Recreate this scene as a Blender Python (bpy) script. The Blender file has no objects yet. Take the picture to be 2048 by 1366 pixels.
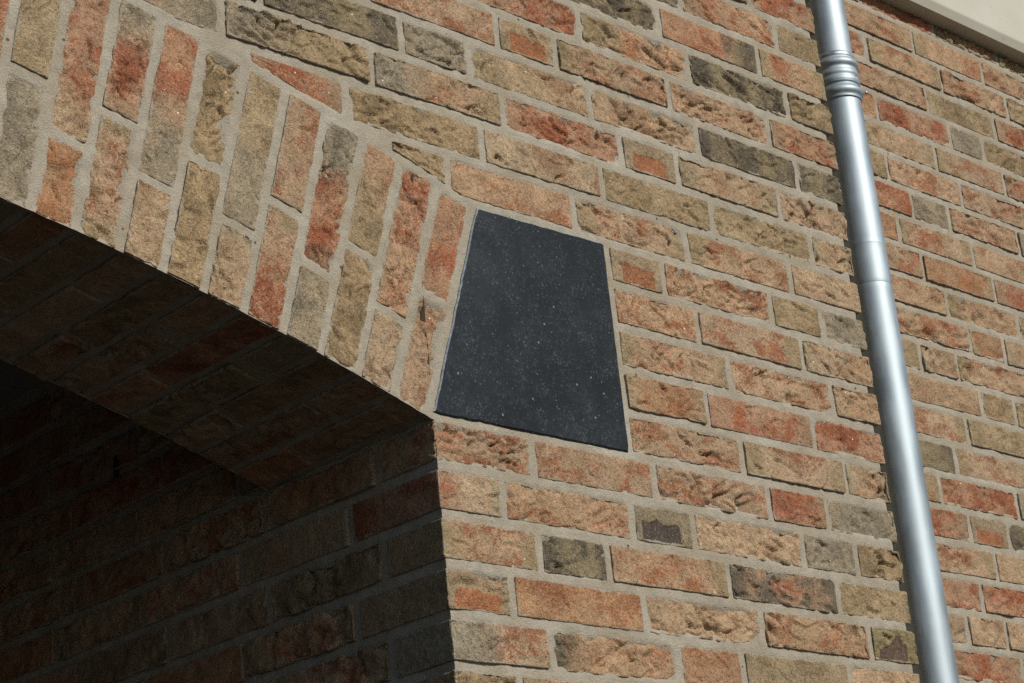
import bpy, math, random
import numpy as np

# ------------------------------------------------------------------ camera, sky, sun, exposure
scene = bpy.context.scene
COL = scene.collection
GROUND = -2.35                       # the stone sits about 2.4 m above the pavement

cam_data = bpy.data.cameras.new('camera')
cam_data.sensor_width = 36.0
cam_data.lens = 74.412
cam_data.clip_start = 0.05
cam_data.clip_end = 3000
cam = bpy.data.objects.new('camera', cam_data)
COL.objects.link(cam)
from mathutils import Matrix
_r = (0.72906615, -0.67804053, -0.09340016)
_u = (-0.17408332, -0.31567204, 0.93276265)
_f = (0.6619347, 0.66378626, 0.34818135)
_c = (-1.67308838, -1.82965491, -0.77117689)
cam.matrix_world = Matrix(((_r[0], _u[0], -_f[0], _c[0]), (_r[1], _u[1], -_f[1], _c[1]),
                           (_r[2], _u[2], -_f[2], _c[2]), (0, 0, 0, 1)))
scene.camera = cam

SUN_AZ, SUN_EL = math.radians(8.0), math.radians(32.5)      # to the right of the wall's normal, above the horizon
S = (math.sin(SUN_AZ) * math.cos(SUN_EL), -math.cos(SUN_AZ) * math.cos(SUN_EL), math.sin(SUN_EL))
world = bpy.data.worlds.new('World')
scene.world = world
world.use_nodes = True
wn = world.node_tree
bg = wn.nodes['Background']
sky = wn.nodes.new('ShaderNodeTexSky')
sky.sky_type = 'NISHITA'
sky.sun_disc = False
sky.sun_elevation = SUN_EL
sky.sun_rotation = math.atan2(S[0], S[1])
wn.links.new(sky.outputs['Color'], bg.inputs['Color'])
bg.inputs['Strength'].default_value = 0.095
sun_data = bpy.data.lights.new('sun', 'SUN')
sun_data.energy = 4.2
sun_data.angle = math.radians(0.53)
sun_data.color = (1.0, 0.955, 0.88)
sun = bpy.data.objects.new('sun', sun_data)
COL.objects.link(sun)
from mathutils import Vector
sun.rotation_euler = Vector(S).to_track_quat('Z', 'Y').to_euler()
sun.location = (1.5, -8, 8)
scene.view_settings.view_transform = 'Standard'
scene.view_settings.look = 'None'
scene.view_settings.gamma = 1.0
scene.view_settings.use_curve_mapping = False
scene.view_settings.exposure = -0.12
scene.render.engine = 'CYCLES'
scene.cycles.max_bounces = 6
scene.cycles.use_denoising = False

# ------------------------------------------------------------------ noise
def _hash(ix, iy, iz):
    h = (ix.astype(np.uint32) * np.uint32(374761393) + iy.astype(np.uint32) * np.uint32(668265263)
         + iz.astype(np.uint32) * np.uint32(2147483647 - 40503))
    h = (h ^ (h >> np.uint32(13))) * np.uint32(1274126177)
    h ^= h >> np.uint32(16)
    h = h * np.uint32(2246822519)
    h ^= h >> np.uint32(15)
    return h.astype(np.float64) / 2147483647.5 - 1.0

def vn(P):
    with np.errstate(over='ignore'):
        i = np.floor(P).astype(np.int64)
        f = P - i
        u = f * f * (3 - 2 * f)
        x, y, z = (i & 0xffffffff).T
        m = 0xffffffff
        def H(a, b, c):
            return _hash((x + a) & m, (y + b) & m, (z + c) & m)
        ux, uy, uz = u.T
        a = H(0, 0, 0) * (1 - ux) + H(1, 0, 0) * ux
        b = H(0, 1, 0) * (1 - ux) + H(1, 1, 0) * ux
        c = H(0, 0, 1) * (1 - ux) + H(1, 0, 1) * ux
        d = H(0, 1, 1) * (1 - ux) + H(1, 1, 1) * ux
        return (a * (1 - uy) + b * uy) * (1 - uz) + (c * (1 - uy) + d * uy) * uz

def fbm(P, n=3):
    r = 0; a = 1.0; t = 0
    for k in range(n):
        r = r + a * vn(P * (2.03 ** k) + 13.7 * k); t += a; a *= 0.5
    return r / t

def sstep(a, b, x):
    t = np.clip((x - a) / (b - a), 0, 1)
    return t * t * (3 - 2 * t)

# ------------------------------------------------------------------ colours: what the sunlit surface shows, turned into an albedo
KLIT = 1.13
def alb(r, g, b):
    return np.array([min(0.85, ((c / 255.0) / 12.92 if c / 255.0 < 0.04045 else (((c / 255.0) + 0.055) / 1.055) ** 2.4) / KLIT) for c in (r, g, b)])

#          sand coat        body colour      end colour       coverage  relief  banded
TYPES = {
 'p': (alb(166,139,111), alb(147, 98, 70), alb(148,129, 99), 0.40, 1.1, 0.0),
 'r': (alb(161,126, 99), alb(144, 86, 60), alb(148,122, 96), 0.52, 1.0, 0.1),
 'R': (alb(156,121, 93), alb(142, 82, 57), alb(108, 97, 79), 0.50, 1.1, 0.4),
 'o': (alb(158,124, 94), alb(149,103, 72), alb(152,130,101), 0.46, 0.6, 0.2),
 'y': (alb(155,135,105), alb(127,109, 81), alb(143,125, 95), 0.44, 1.1, 0.2),
 't': (alb(166,143,115), alb(150,119, 91), alb(152,135,108), 0.40, 1.0, 0.1),
 'g': (alb(145,133,111), alb(122,112, 94), alb(140,127,104), 0.45, 0.7, 0.1),
 'd': (alb(132,118, 91), alb( 88, 81, 69), alb(106, 96, 78), 0.48, 1.0, 0.7),
 'D': (alb(146,120, 95), alb( 94, 85, 73), alb(102, 92, 76), 0.48, 1.1, 0.7),
 'O': (alb(148,130,104), alb(148, 97, 66), alb(145,129,104), 0.00, 0.7, 0.0),
 'K': (alb(138,125,102), alb( 76, 68, 63), alb(133,121, 99), 0.00, 0.7, 0.0),
 'B': (alb(142,127, 92), alb( 92, 74, 63), alb(136,122, 92), 0.00, 0.9, 0.0),
}
MORTAR = alb(167, 159, 143)

# ------------------------------------------------------------------ materials
def newmat(name):
    m = bpy.data.materials.new(name)
    m.use_nodes = True
    nt = m.node_tree
    b = nt.nodes['Principled BSDF']
    return m, nt, b

class NT:
    """small helper for node graphs"""
    def __init__(s, nt): s.nt = nt
    def n(s, t, **kw):
        nd = s.nt.nodes.new(t)
        for k, v in kw.items(): setattr(nd, k, v)
        return nd
    def link(s, a, b): s.nt.links.new(a, b)
    def put(s, sock, v):
        if hasattr(v, 'is_output') or isinstance(v, bpy.types.NodeSocket): s.link(v, sock)
        else: sock.default_value = v
    def math(s, op, a, b=0.0, clamp=False):
        nd = s.n('ShaderNodeMath', operation=op); nd.use_clamp = clamp
        s.put(nd.inputs[0], a); s.put(nd.inputs[1], b)
        return nd.outputs[0]
    def ramp(s, v, a, b, lo=0.0, hi=1.0, smooth=True):
        nd = s.n('ShaderNodeMapRange'); nd.interpolation_type = 'SMOOTHSTEP' if smooth else 'LINEAR'
        s.put(nd.inputs['Value'], v)
        nd.inputs['From Min'].default_value = a; nd.inputs['From Max'].default_value = b
        nd.inputs['To Min'].default_value = lo; nd.inputs['To Max'].default_value = hi
        return nd.outputs['Result']
    def noise(s, vec, scale, detail=2.0, rough=0.5, dist=0.0):
        nd = s.n('ShaderNodeTexNoise'); s.link(vec, nd.inputs['Vector'])
        nd.inputs['Scale'].default_value = scale; nd.inputs['Detail'].default_value = detail
        nd.inputs['Roughness'].default_value = rough; nd.inputs['Distortion'].default_value = dist
        return nd.outputs['Fac']
    def mix(s, f, a, b, blend='MIX'):
        nd = s.n('ShaderNodeMix', data_type='RGBA', blend_type=blend)
        s.put(nd.inputs['Factor'], f)
        for sock, v in ((nd.inputs['A'], a), (nd.inputs['B'], b)):
            pass
        A = [i for i in nd.inputs if i.name == 'A' and i.type == 'RGBA'][0]
        B = [i for i in nd.inputs if i.name == 'B' and i.type == 'RGBA'][0]
        s.put(A, a); s.put(B, b)
        return [o for o in nd.outputs if o.type == 'RGBA'][0]
    def grey(s, v):
        nd = s.n('ShaderNodeCombineColor')
        for k in range(3): s.link(v, nd.inputs[k])
        return nd.outputs[0]

def rgba(c): return (float(c[0]), float(c[1]), float(c[2]), 1.0)

def brick_material():
    m, nt, b = newmat('fired clay brick')
    g = NT(nt)
    tc = g.n('ShaderNodeTexCoord'); oi = g.n('ShaderNodeObjectInfo')
    off = g.math('MULTIPLY', oi.outputs['Random'], 23.0)
    cx = g.n('ShaderNodeCombineXYZ')
    for k in range(3): g.link(off, cx.inputs[k])
    va = g.n('ShaderNodeVectorMath', operation='ADD')
    g.link(tc.outputs['Object'], va.inputs[0]); g.link(cx.outputs[0], va.inputs[1])
    v = va.outputs[0]
    def attr(name):
        a = g.n('ShaderNodeAttribute'); a.attribute_name = name; return a
    ca, cb = attr('ca').outputs['Color'], attr('cb').outputs['Color']
    mk, ed = attr('mk').outputs['Fac'], attr('ed').outputs['Fac']
    n1 = g.noise(v, 380, 3, 0.6)
    n2 = g.noise(v, 95, 4, 0.6, 0.4)
    n3 = g.noise(v, 900, 2, 0.6)
    n4 = g.noise(v, 210, 3, 0.65, 0.8)
    n5 = g.noise(v, 34, 3, 0.6)
    t = g.math('ADD', mk, g.math('MULTIPLY', g.math('SUBTRACT', n2, 0.5), 1.05))
    t = g.math('ADD', t, g.math('MULTIPLY', g.math('SUBTRACT', n1, 0.5), 1.5))
    fac = g.ramp(t, 0.34, 0.78, 0.0, 0.93)
    col = g.mix(fac, ca, cb)
    # slow drift of tone, sand grains, dark pores
    col = g.mix(1.0, col, g.grey(g.ramp(n5, 0.3, 0.7, 0.86, 1.14)), 'MULTIPLY')
    col = g.mix(1.0, col, g.grey(g.ramp(n4, 0.28, 0.72, 0.72, 1.26, False)), 'MULTIPLY')
    col = g.mix(1.0, col, g.grey(g.ramp(n3, 0.25, 0.75, 0.66, 1.34, False)), 'MULTIPLY')
    pores = g.noise(v, 290, 2, 0.5, 1.2)
    col = g.mix(g.ramp(pores, 0.66, 0.74, 0.0, 0.6), col, rgba(alb(70, 52, 36)))
    sand = g.noise(v, 520, 1, 0.5)
    col = g.mix(g.ramp(sand, 0.62, 0.76, 0.0, 0.55), col, rgba(alb(205, 180, 150)))
    vo = g.n('ShaderNodeTexVoronoi'); g.link(v, vo.inputs['Vector']); vo.inputs['Scale'].default_value = 95
    near = g.ramp(vo.outputs['Distance'], 0.10, 0.17, 1.0, 0.0)
    sep = g.n('ShaderNodeSeparateColor'); g.link(vo.outputs['Color'], sep.inputs[0])
    rare = g.math('GREATER_THAN', sep.outputs[0], 0.985)
    col = g.mix(g.math('MULTIPLY', near, rare), col, rgba(alb(225, 212, 192)))
    # cement smeared over the arrises
    e = g.math('ADD', ed, g.math('MULTIPLY', g.math('SUBTRACT', n2, 0.5), 1.5))
    e = g.math('ADD', e, g.math('MULTIPLY', g.math('SUBTRACT', n5, 0.5), 1.3))
    smear = g.ramp(e, 0.66, 1.02, 0.0, 0.9)
    mc = g.mix(1.0, rgba(MORTAR * 0.93), g.grey(g.ramp(n3, 0.25, 0.75, 0.7, 1.3, False)), 'MULTIPLY')
    col = g.mix(smear, col, mc)
    g.link(col, b.inputs['Base Color'])
    b.inputs['Roughness'].default_value = 0.92
    b.inputs['Specular IOR Level'].default_value = 0.15
    hgt = g.math('ADD', g.math('MULTIPLY', n4, 1.7), g.math('ADD', g.math('MULTIPLY', n1, 0.6), g.math('MULTIPLY', n3, 0.4)))
    hgt = g.math('SUBTRACT', hgt, g.ramp(pores, 0.62, 0.74, 0.0, 0.9))
    bp = g.n('ShaderNodeBump'); bp.inputs['Strength'].default_value = 0.9; bp.inputs['Distance'].default_value = 0.0022
    g.link(hgt, bp.inputs['Height']); g.link(bp.outputs[0], b.inputs['Normal'])
    return m

def mortar_material():
    m, nt, b = newmat('cement mortar')
    g = NT(nt)
    tc = g.n('ShaderNodeTexCoord'); v = tc.outputs['Object']
    n1 = g.noise(v, 420, 3, 0.65); n2 = g.noise(v, 45, 4, 0.6); n3 = g.noise(v, 1000, 2, 0.6); n4 = g.noise(v, 12, 3, 0.5)
    col = g.mix(1.0, rgba(MORTAR), g.grey(g.ramp(n2, 0.3, 0.7, 0.88, 1.10)), 'MULTIPLY')
    col = g.mix(g.ramp(n4, 0.38, 0.68, 0.0, 0.7), col, rgba(alb(154, 143, 122)))
    n5 = g.noise(v, 5, 3, 0.6)
    col = g.mix(g.ramp(n5, 0.52, 0.72, 0.0, 0.55), col, rgba(alb(182, 177, 164)))
    n6 = g.noise(v, 95, 3, 0.7, 0.6)
    col = g.mix(g.ramp(n6, 0.62, 0.74, 0.0, 0.45), col, rgba(alb(128, 118, 100)))
    col = g.mix(1.0, col, g.grey(g.ramp(n3, 0.25, 0.75, 0.74, 1.26, False)), 'MULTIPLY')
    dark = g.noise(v, 330, 2, 0.5)
    col = g.mix(g.ramp(dark, 0.68, 0.76, 0.0, 0.5), col, rgba(alb(96, 90, 80)))
    vo = g.n('ShaderNodeTexVoronoi'); g.link(v, vo.inputs['Vector']); vo.inputs['Scale'].default_value = 70
    sepc = g.n('ShaderNodeSeparateColor'); g.link(vo.outputs['Color'], sepc.inputs[0])
    hole_shade = g.math('MULTIPLY', g.ramp(vo.outputs['Distance'], 0.10, 0.20, 1.0, 0.0), g.math('GREATER_THAN', sepc.outputs[0], 0.965))
    col = g.mix(g.math('MULTIPLY', hole_shade, 0.8), col, rgba(alb(52, 46, 38)))  # shade of small pits painted as dark spots, without depth
    g.link(col, b.inputs['Base Color'])
    b.inputs['Roughness'].default_value = 0.95
    b.inputs['Specular IOR Level'].default_value = 0.1
    hgt = g.math('ADD', g.math('MULTIPLY', n1, 1.0), g.math('ADD', g.math('MULTIPLY', n2, 1.5), g.math('MULTIPLY', n3, 0.5)))
    bp = g.n('ShaderNodeBump'); bp.inputs['Strength'].default_value = 0.9; bp.inputs['Distance'].default_value = 0.0024
    g.link(hgt, bp.inputs['Height']); g.link(bp.outputs[0], b.inputs['Normal'])
    return m

def stone_material():
    m, nt, b = newmat('honed blue limestone')
    g = NT(nt)
    tc = g.n('ShaderNodeTexCoord'); v = tc.outputs['Object']
    n0 = g.noise(v, 14, 4, 0.6); n1 = g.noise(v, 130, 4, 0.65); n2 = g.noise(v, 420, 3, 0.6)
    col = g.mix(g.ramp(n0, 0.3, 0.7), rgba(alb(12, 18, 23)), rgba(alb(27, 33, 38)))
    col = g.mix(1.0, col, g.grey(g.ramp(n1, 0.3, 0.7, 0.6, 1.5)), 'MULTIPLY')
    dust = g.noise(v, 7, 4, 0.65, 0.5)
    col = g.mix(g.ramp(dust, 0.50, 0.75, 0.0, 0.16), col, rgba(alb(78, 80, 80)))
    cl = g.noise(v, 30, 3, 0.6)
    sp = g.math('ADD', n2, g.math('MULTIPLY', g.math('SUBTRACT', cl, 0.5), 0.35))
    col = g.mix(g.ramp(sp, 0.555, 0.71, 0.0, 0.52), col, rgba(alb(84, 92, 98)))
    for sc, thr, c in ((230, 0.95, (100, 106, 108)), (140, 0.975, (120, 126, 128)), (420, 0.94, (88, 95, 99))):
        vo = g.n('ShaderNodeTexVoronoi'); g.link(v, vo.inputs['Vector']); vo.inputs['Scale'].default_value = sc
        near = g.ramp(vo.outputs['Distance'], 0.12, 0.30, 1.0, 0.0)
        sep = g.n('ShaderNodeSeparateColor'); g.link(vo.outputs['Color'], sep.inputs[0])
        col = g.mix(g.math('MULTIPLY', near, g.math('GREATER_THAN', sep.outputs[0], thr)), col, rgba(alb(*c)))
    g.link(col, b.inputs['Base Color'])
    g.link(g.ramp(n1, 0.3, 0.7, 0.5, 0.68), b.inputs['Roughness'])
    b.inputs['Specular IOR Level'].default_value = 0.2
    bp = g.n('ShaderNodeBump'); bp.inputs['Strength'].default_value = 0.35; bp.inputs['Distance'].default_value = 0.0005
    g.link(g.math('ADD', n2, n1), bp.inputs['Height']); g.link(bp.outputs[0], b.inputs['Normal'])
    return m

def plain(name, c, rough=0.8, metal=0.0, spec=0.3, noise=0.0, nscale=20.0, bump=0.0):
    m, nt, b = newmat(name)
    g = NT(nt)
    tc = g.n('ShaderNodeTexCoord'); v = tc.outputs['Object']
    n = g.noise(v, nscale, 4, 0.6)
    col = g.mix(1.0, rgba(c), g.grey(g.ramp(n, 0.3, 0.7, 1 - noise, 1 + noise)), 'MULTIPLY')
    g.link(col, b.inputs['Base Color'])
    b.inputs['Roughness'].default_value = rough; b.inputs['Metallic'].default_value = metal
    b.inputs['Specular IOR Level'].default_value = spec
    if bump:
        bp = g.n('ShaderNodeBump'); bp.inputs['Strength'].default_value = 0.5; bp.inputs['Distance'].default_value = bump
        g.link(n, bp.inputs['Height']); g.link(bp.outputs[0], b.inputs['Normal'])
    return m

def zinc_material():
    m, nt, b = newmat('weathered zinc')
    g = NT(nt)
    tc = g.n('ShaderNodeTexCoord'); v = tc.outputs['Object']
    mp = g.n('ShaderNodeMapping'); g.link(v, mp.inputs['Vector']); mp.inputs['Scale'].default_value = (1, 1, 0.25)
    n = g.noise(mp.outputs[0], 60, 4, 0.6); n2 = g.noise(v, 240, 3, 0.6); n3 = g.noise(v, 9, 3, 0.5)
    col = g.mix(g.ramp(n, 0.3, 0.7), (0.325, 0.38, 0.41, 1), (0.395, 0.45, 0.48, 1))
    col = g.mix(1.0, col, g.grey(g.ramp(n3, 0.3, 0.7, 0.86, 1.08)), 'MULTIPLY')
    st_ = g.n('ShaderNodeMapping'); g.link(v, st_.inputs['Vector']); st_.inputs['Scale'].default_value = (1, 1, 0.06)
    col = g.mix(g.ramp(g.noise(st_.outputs[0], 130, 3, 0.6), 0.58, 0.74, 0.0, 0.30), col, (0.25, 0.27, 0.28, 1))
    spots = g.ramp(n2, 0.70, 0.78, 0.0, 0.4)
    col = g.mix(spots, col, (0.36, 0.37, 0.38, 1))
    g.link(col, b.inputs['Base Color'])
    b.inputs['Metallic'].default_value = 1.0
    r = g.math('ADD', g.ramp(n, 0.3, 0.7, 0.56, 0.62), g.ramp(n3, 0.3, 0.7, 0.0, 0.05))
    g.link(r, b.inputs['Roughness'])
    bp = g.n('ShaderNodeBump'); bp.inputs['Strength'].default_value = 0.12; bp.inputs['Distance'].default_value = 0.0006
    g.link(g.math('ADD', n, g.math('MULTIPLY', n2, 0.3)), bp.inputs['Height']); g.link(bp.outputs[0], b.inputs['Normal'])
    return m

def fascia_material():
    m, nt, b = newmat('cream painted board')
    g = NT(nt)
    tc = g.n('ShaderNodeTexCoord'); v = tc.outputs['Object']
    n = g.noise(v, 6, 4, 0.6); n2 = g.noise(v, 130, 3, 0.6)
    col = g.mix(g.ramp(n, 0.3, 0.7), rgba(alb(182, 178, 162)), rgba(alb(190, 187, 173)))
    vo = g.n('ShaderNodeTexVoronoi'); g.link(v, vo.inputs['Vector']); vo.inputs['Scale'].default_value = 48
    near = g.ramp(vo.outputs['Distance'], 0.07, 0.15, 1.0, 0.0)
    sep = g.n('ShaderNodeSeparateColor'); g.link(vo.outputs['Color'], sep.inputs[0])
    sz = g.n('ShaderNodeSeparateXYZ'); g.link(v, sz.inputs[0])
    low = g.math('MULTIPLY', g.ramp(sz.outputs[2], 0.004, 0.02, 1.0, 0.0), g.ramp(sz.outputs[1], 0.170, 0.182, 1.0, 0.0))
    k = g.math('MULTIPLY', g.math('MULTIPLY', near, g.math('GREATER_THAN', sep.outputs[0], 0.5)), low)
    col = g.mix(g.math('MULTIPLY', k, 0.85), col, rgba(alb(84, 62, 42)))
    g.link(col, b.inputs['Base Color'])
    b.inputs['Roughness'].default_value = 0.5; b.inputs['Specular IOR Level'].default_value = 0.3
    bp = g.n('ShaderNodeBump'); bp.inputs['Strength'].default_value = 0.2; bp.inputs['Distance'].default_value = 0.0005
    g.link(n2, bp.inputs['Height']); g.link(bp.outputs[0], b.inputs['Normal'])
    return m

M_BRICK = brick_material()
M_MORTAR = mortar_material()
M_STONE = stone_material()
M_EDGE = plain('chipped pale stone edge', alb(122, 130, 135), 0.7, 0, 0.3, 0.35, 160)  # paler tone on the stone's top and left edges, sparsely on the right
M_ZINC = zinc_material()
M_FASCIA = fascia_material()
M_SCREW = plain('steel screw', (0.45, 0.45, 0.45), 0.35, 1.0)
M_BOARD = plain('grey ceiling board', alb(120, 118, 112), 0.8, 0, 0.2, 0.08, 8)
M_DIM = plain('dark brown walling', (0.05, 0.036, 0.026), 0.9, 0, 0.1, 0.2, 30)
M_GAP_SHADE = plain('painted gap shade', (0.02, 0.02, 0.018, 1)[:3], 0.9)  # near-black colour standing in for the shade inside openings

def paving_material():
    m, nt, b = newmat('grey paving')
    g = NT(nt)
    tc = g.n('ShaderNodeTexCoord'); v = tc.outputs['Object']
    br = g.n('ShaderNodeTexBrick'); g.link(v, br.inputs['Vector'])
    br.inputs['Scale'].default_value = 5.0
    br.inputs['Color1'].default_value = (0.042, 0.038, 0.034, 1); br.inputs['Color2'].default_value = (0.058, 0.051, 0.045, 1)
    br.inputs['Mortar'].default_value = (0.03, 0.028, 0.026, 1); br.inputs['Mortar Size'].default_value = 0.015
    n = g.noise(v, 25, 4, 0.6)
    col = g.mix(1.0, br.outputs['Color'], g.grey(g.ramp(n, 0.3, 0.7, 0.75, 1.25)), 'MULTIPLY')
    g.link(col, b.inputs['Base Color']); b.inputs['Roughness'].default_value = 0.9
    return m
M_PAVING = paving_material()

# ------------------------------------------------------------------ object helpers
def mesh_obj(name, V, F, mat, parent=None, smooth=True, attrs=None, loc=(0, 0, 0)):
    me = bpy.data.meshes.new(name)
    V = np.asarray(V, dtype=np.float32)
    F = np.asarray(F, dtype=np.int32)
    nv, nf, k = len(V), len(F), F.shape[1]
    me.vertices.add(nv); me.vertices.foreach_set('co', V.ravel())
    me.loops.add(nf * k); me.loops.foreach_set('vertex_index', F.ravel())
    me.polygons.add(nf); me.polygons.foreach_set('loop_start', np.arange(0, nf * k, k, dtype=np.int32))
    me.polygons.foreach_set('use_smooth', np.full(nf, smooth, dtype=bool))
    if attrs:
        for an, val in attrs.items():
            val = np.asarray(val, dtype=np.float32)
            if val.ndim == 2:
                a = me.attributes.new(an, 'FLOAT_COLOR', 'POINT')
                a.data.foreach_set('color', np.c_[val, np.ones(len(val), dtype=np.float32)].astype(np.float32).ravel())
            else:
                a = me.attributes.new(an, 'FLOAT', 'POINT')
                a.data.foreach_set('value', val)
    me.update(calc_edges=True); me.validate()
    mats = mat if isinstance(mat, (list, tuple)) else [mat]
    for mm in mats: me.materials.append(mm)
    o = bpy.data.objects.new(name, me)
    COL.objects.link(o)
    if parent is not None:
        o.parent = parent
        o.location = Vector(loc) - parent.location
    else:
        o.location = loc
    return o

def thing(name, label, cat, loc=(0, 0, 0)):
    o = bpy.data.objects.new(name, None)
    COL.objects.link(o); o.location = loc; o.empty_display_size = 0.1
    o['label'] = label; o['category'] = cat
    return o

def box_mesh(x0, x1, y0, y1, z0, z1):
    V = [(x, y, z) for x in (x0, x1) for y in (y0, y1) for z in (z0, z1)]
    F = [(0, 1, 3, 2), (4, 6, 7, 5), (0, 4, 5, 1), (2, 3, 7, 6), (0, 2, 6, 4), (1, 5, 7, 3)]
    return V, F

# ------------------------------------------------------------------ one brick
RND = random.Random(7)
def axis_pts(lo, hi, r, step):
    n = max(2, int(round((hi - lo - 2 * r) / step)))
    mid = np.linspace(lo + r, hi - r, n + 1)
    return np.r_[lo, lo + 0.35 * r, mid, hi - 0.35 * r, hi]

def brick_surface(L, H, D, step, r, deep):
    """lattice on the front and the four sides of a box; x in [-L/2, L/2], y in [0, D] into the wall, z in [-H/2, H/2]"""
    xs, zs = axis_pts(-L / 2, L / 2, r, step), axis_pts(-H / 2, H / 2, r, step)
    if deep: ys = np.r_[0, 0.35 * r, np.linspace(r, D, max(3, int(D / (step * 1.6))))]
    else: ys = np.r_[0, 0.35 * r, r, D]
    nx, ny, nz = len(xs), len(ys), len(zs)
    idx = lambda i, j, k: (i * ny + j) * nz + k
    Q = []
    I, K = np.meshgrid(np.arange(nx - 1), np.arange(nz - 1), indexing='ij'); I = I.ravel(); K = K.ravel()
    Q.append(np.c_[idx(I, 0, K), idx(I + 1, 0, K), idx(I + 1, 0, K + 1), idx(I, 0, K + 1)])
    J, K = np.meshgrid(np.arange(ny - 1), np.arange(nz - 1), indexing='ij'); J = J.ravel(); K = K.ravel()
    Q.append(np.c_[idx(0, J, K), idx(0, J, K + 1), idx(0, J + 1, K + 1), idx(0, J + 1, K)])
    e = nx - 1
    Q.append(np.c_[idx(e, J, K), idx(e, J + 1, K), idx(e, J + 1, K + 1), idx(e, J, K + 1)])
    I, J = np.meshgrid(np.arange(nx - 1), np.arange(ny - 1), indexing='ij'); I = I.ravel(); J = J.ravel()
    Q.append(np.c_[idx(I, J, 0), idx(I, J + 1, 0), idx(I + 1, J + 1, 0), idx(I + 1, J, 0)])
    e = nz - 1
    Q.append(np.c_[idx(I, J, e), idx(I + 1, J, e), idx(I + 1, J + 1, e), idx(I, J + 1, e)])
    F = np.concatenate(Q)
    used, inv = np.unique(F.ravel(), return_inverse=True)
    F = inv.reshape(-1, 4)
    k = used % nz; j = (used // nz) % ny; i = used // (nz * ny)
    P = np.c_[xs[i], ys[j], zs[k]]
    return P, F

def type_colours(code, N, W, x, z, L, H, front, rs, seed):
    A, B, E, cov, rel, band = TYPES[code]
    if code in 'OKB':
        a, b = rs.uniform(-0.40, -0.30) * L, rs.uniform(0.24, 0.38) * L
        top = H * (rs.uniform(-0.08, 0.14) + (0.22 * np.sin(x / L * 9 + 1.0) if code == 'B' else 0) + 0.10 * fbm(np.c_[x / 0.012, x * 0 + 3, x * 0 + seed % 97], 2))
        g = np.minimum(np.minimum(x - a, b - x), np.minimum(top - z, z + H * 0.46))
        patch = sstep(-0.0016, 0.0016, g + 0.002 * vn(N / 0.006)) * front
        mk = patch * 1.9 - 0.45
    else:
        patch = np.zeros(len(x))
        s1 = np.array([0.042, 0.042, 0.024]) * (1 - band) + np.array([0.018, 0.05, 0.09]) * band
        mk = 0.5 + 0.80 * fbm(W / s1 + 300, 3) + (cov - 0.5) * 0.95
    one = rs.rand() < 0.45 or code in 'RdD'
    ends = sstep(0.28, 0.44, np.abs(x) / L + 0.12 * fbm(N / 0.02 + 400, 2)) * (1.0 if one else 0.0)
    if code not in 'RdD' and rs.rand() < 0.5: ends = ends * (x * rs.choice([-1, 1]) > 0)
    tint = 1 + rs.uniform(-0.09, 0.09); warm = 1 + rs.uniform(-0.04, 0.04)
    ca = (A * tint * np.array([warm, 1, 1 / warm]))[None] * (1 - ends[:, None]) + E[None] * ends[:, None]
    if code == 'D':
        c2 = 0.75 * sstep(0.016, 0.0, np.abs(fbm(N / 0.016, 3)) * 0.045 + np.hypot(x / 2.2, z * 1.2) - 0.012)
        ca = ca * (1 - c2[:, None]) + alb(150, 92, 68)[None] * c2[:, None]; mk = mk - 0.6 * c2
    cb = np.repeat((B * (1 + rs.uniform(-0.12, 0.12)))[None], len(x), 0)
    blotch = sstep(0.05, 0.55, fbm(N / 0.035 + 610, 2))[:, None] * 0.45
    ca = ca * (1 - blotch) + (E if code not in 'RdD' else A * 0.8)[None] * blotch
    mk = mk - 0.5 * ends * (code not in 'RdD')
    return ca, cb, mk, patch, rel

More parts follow.
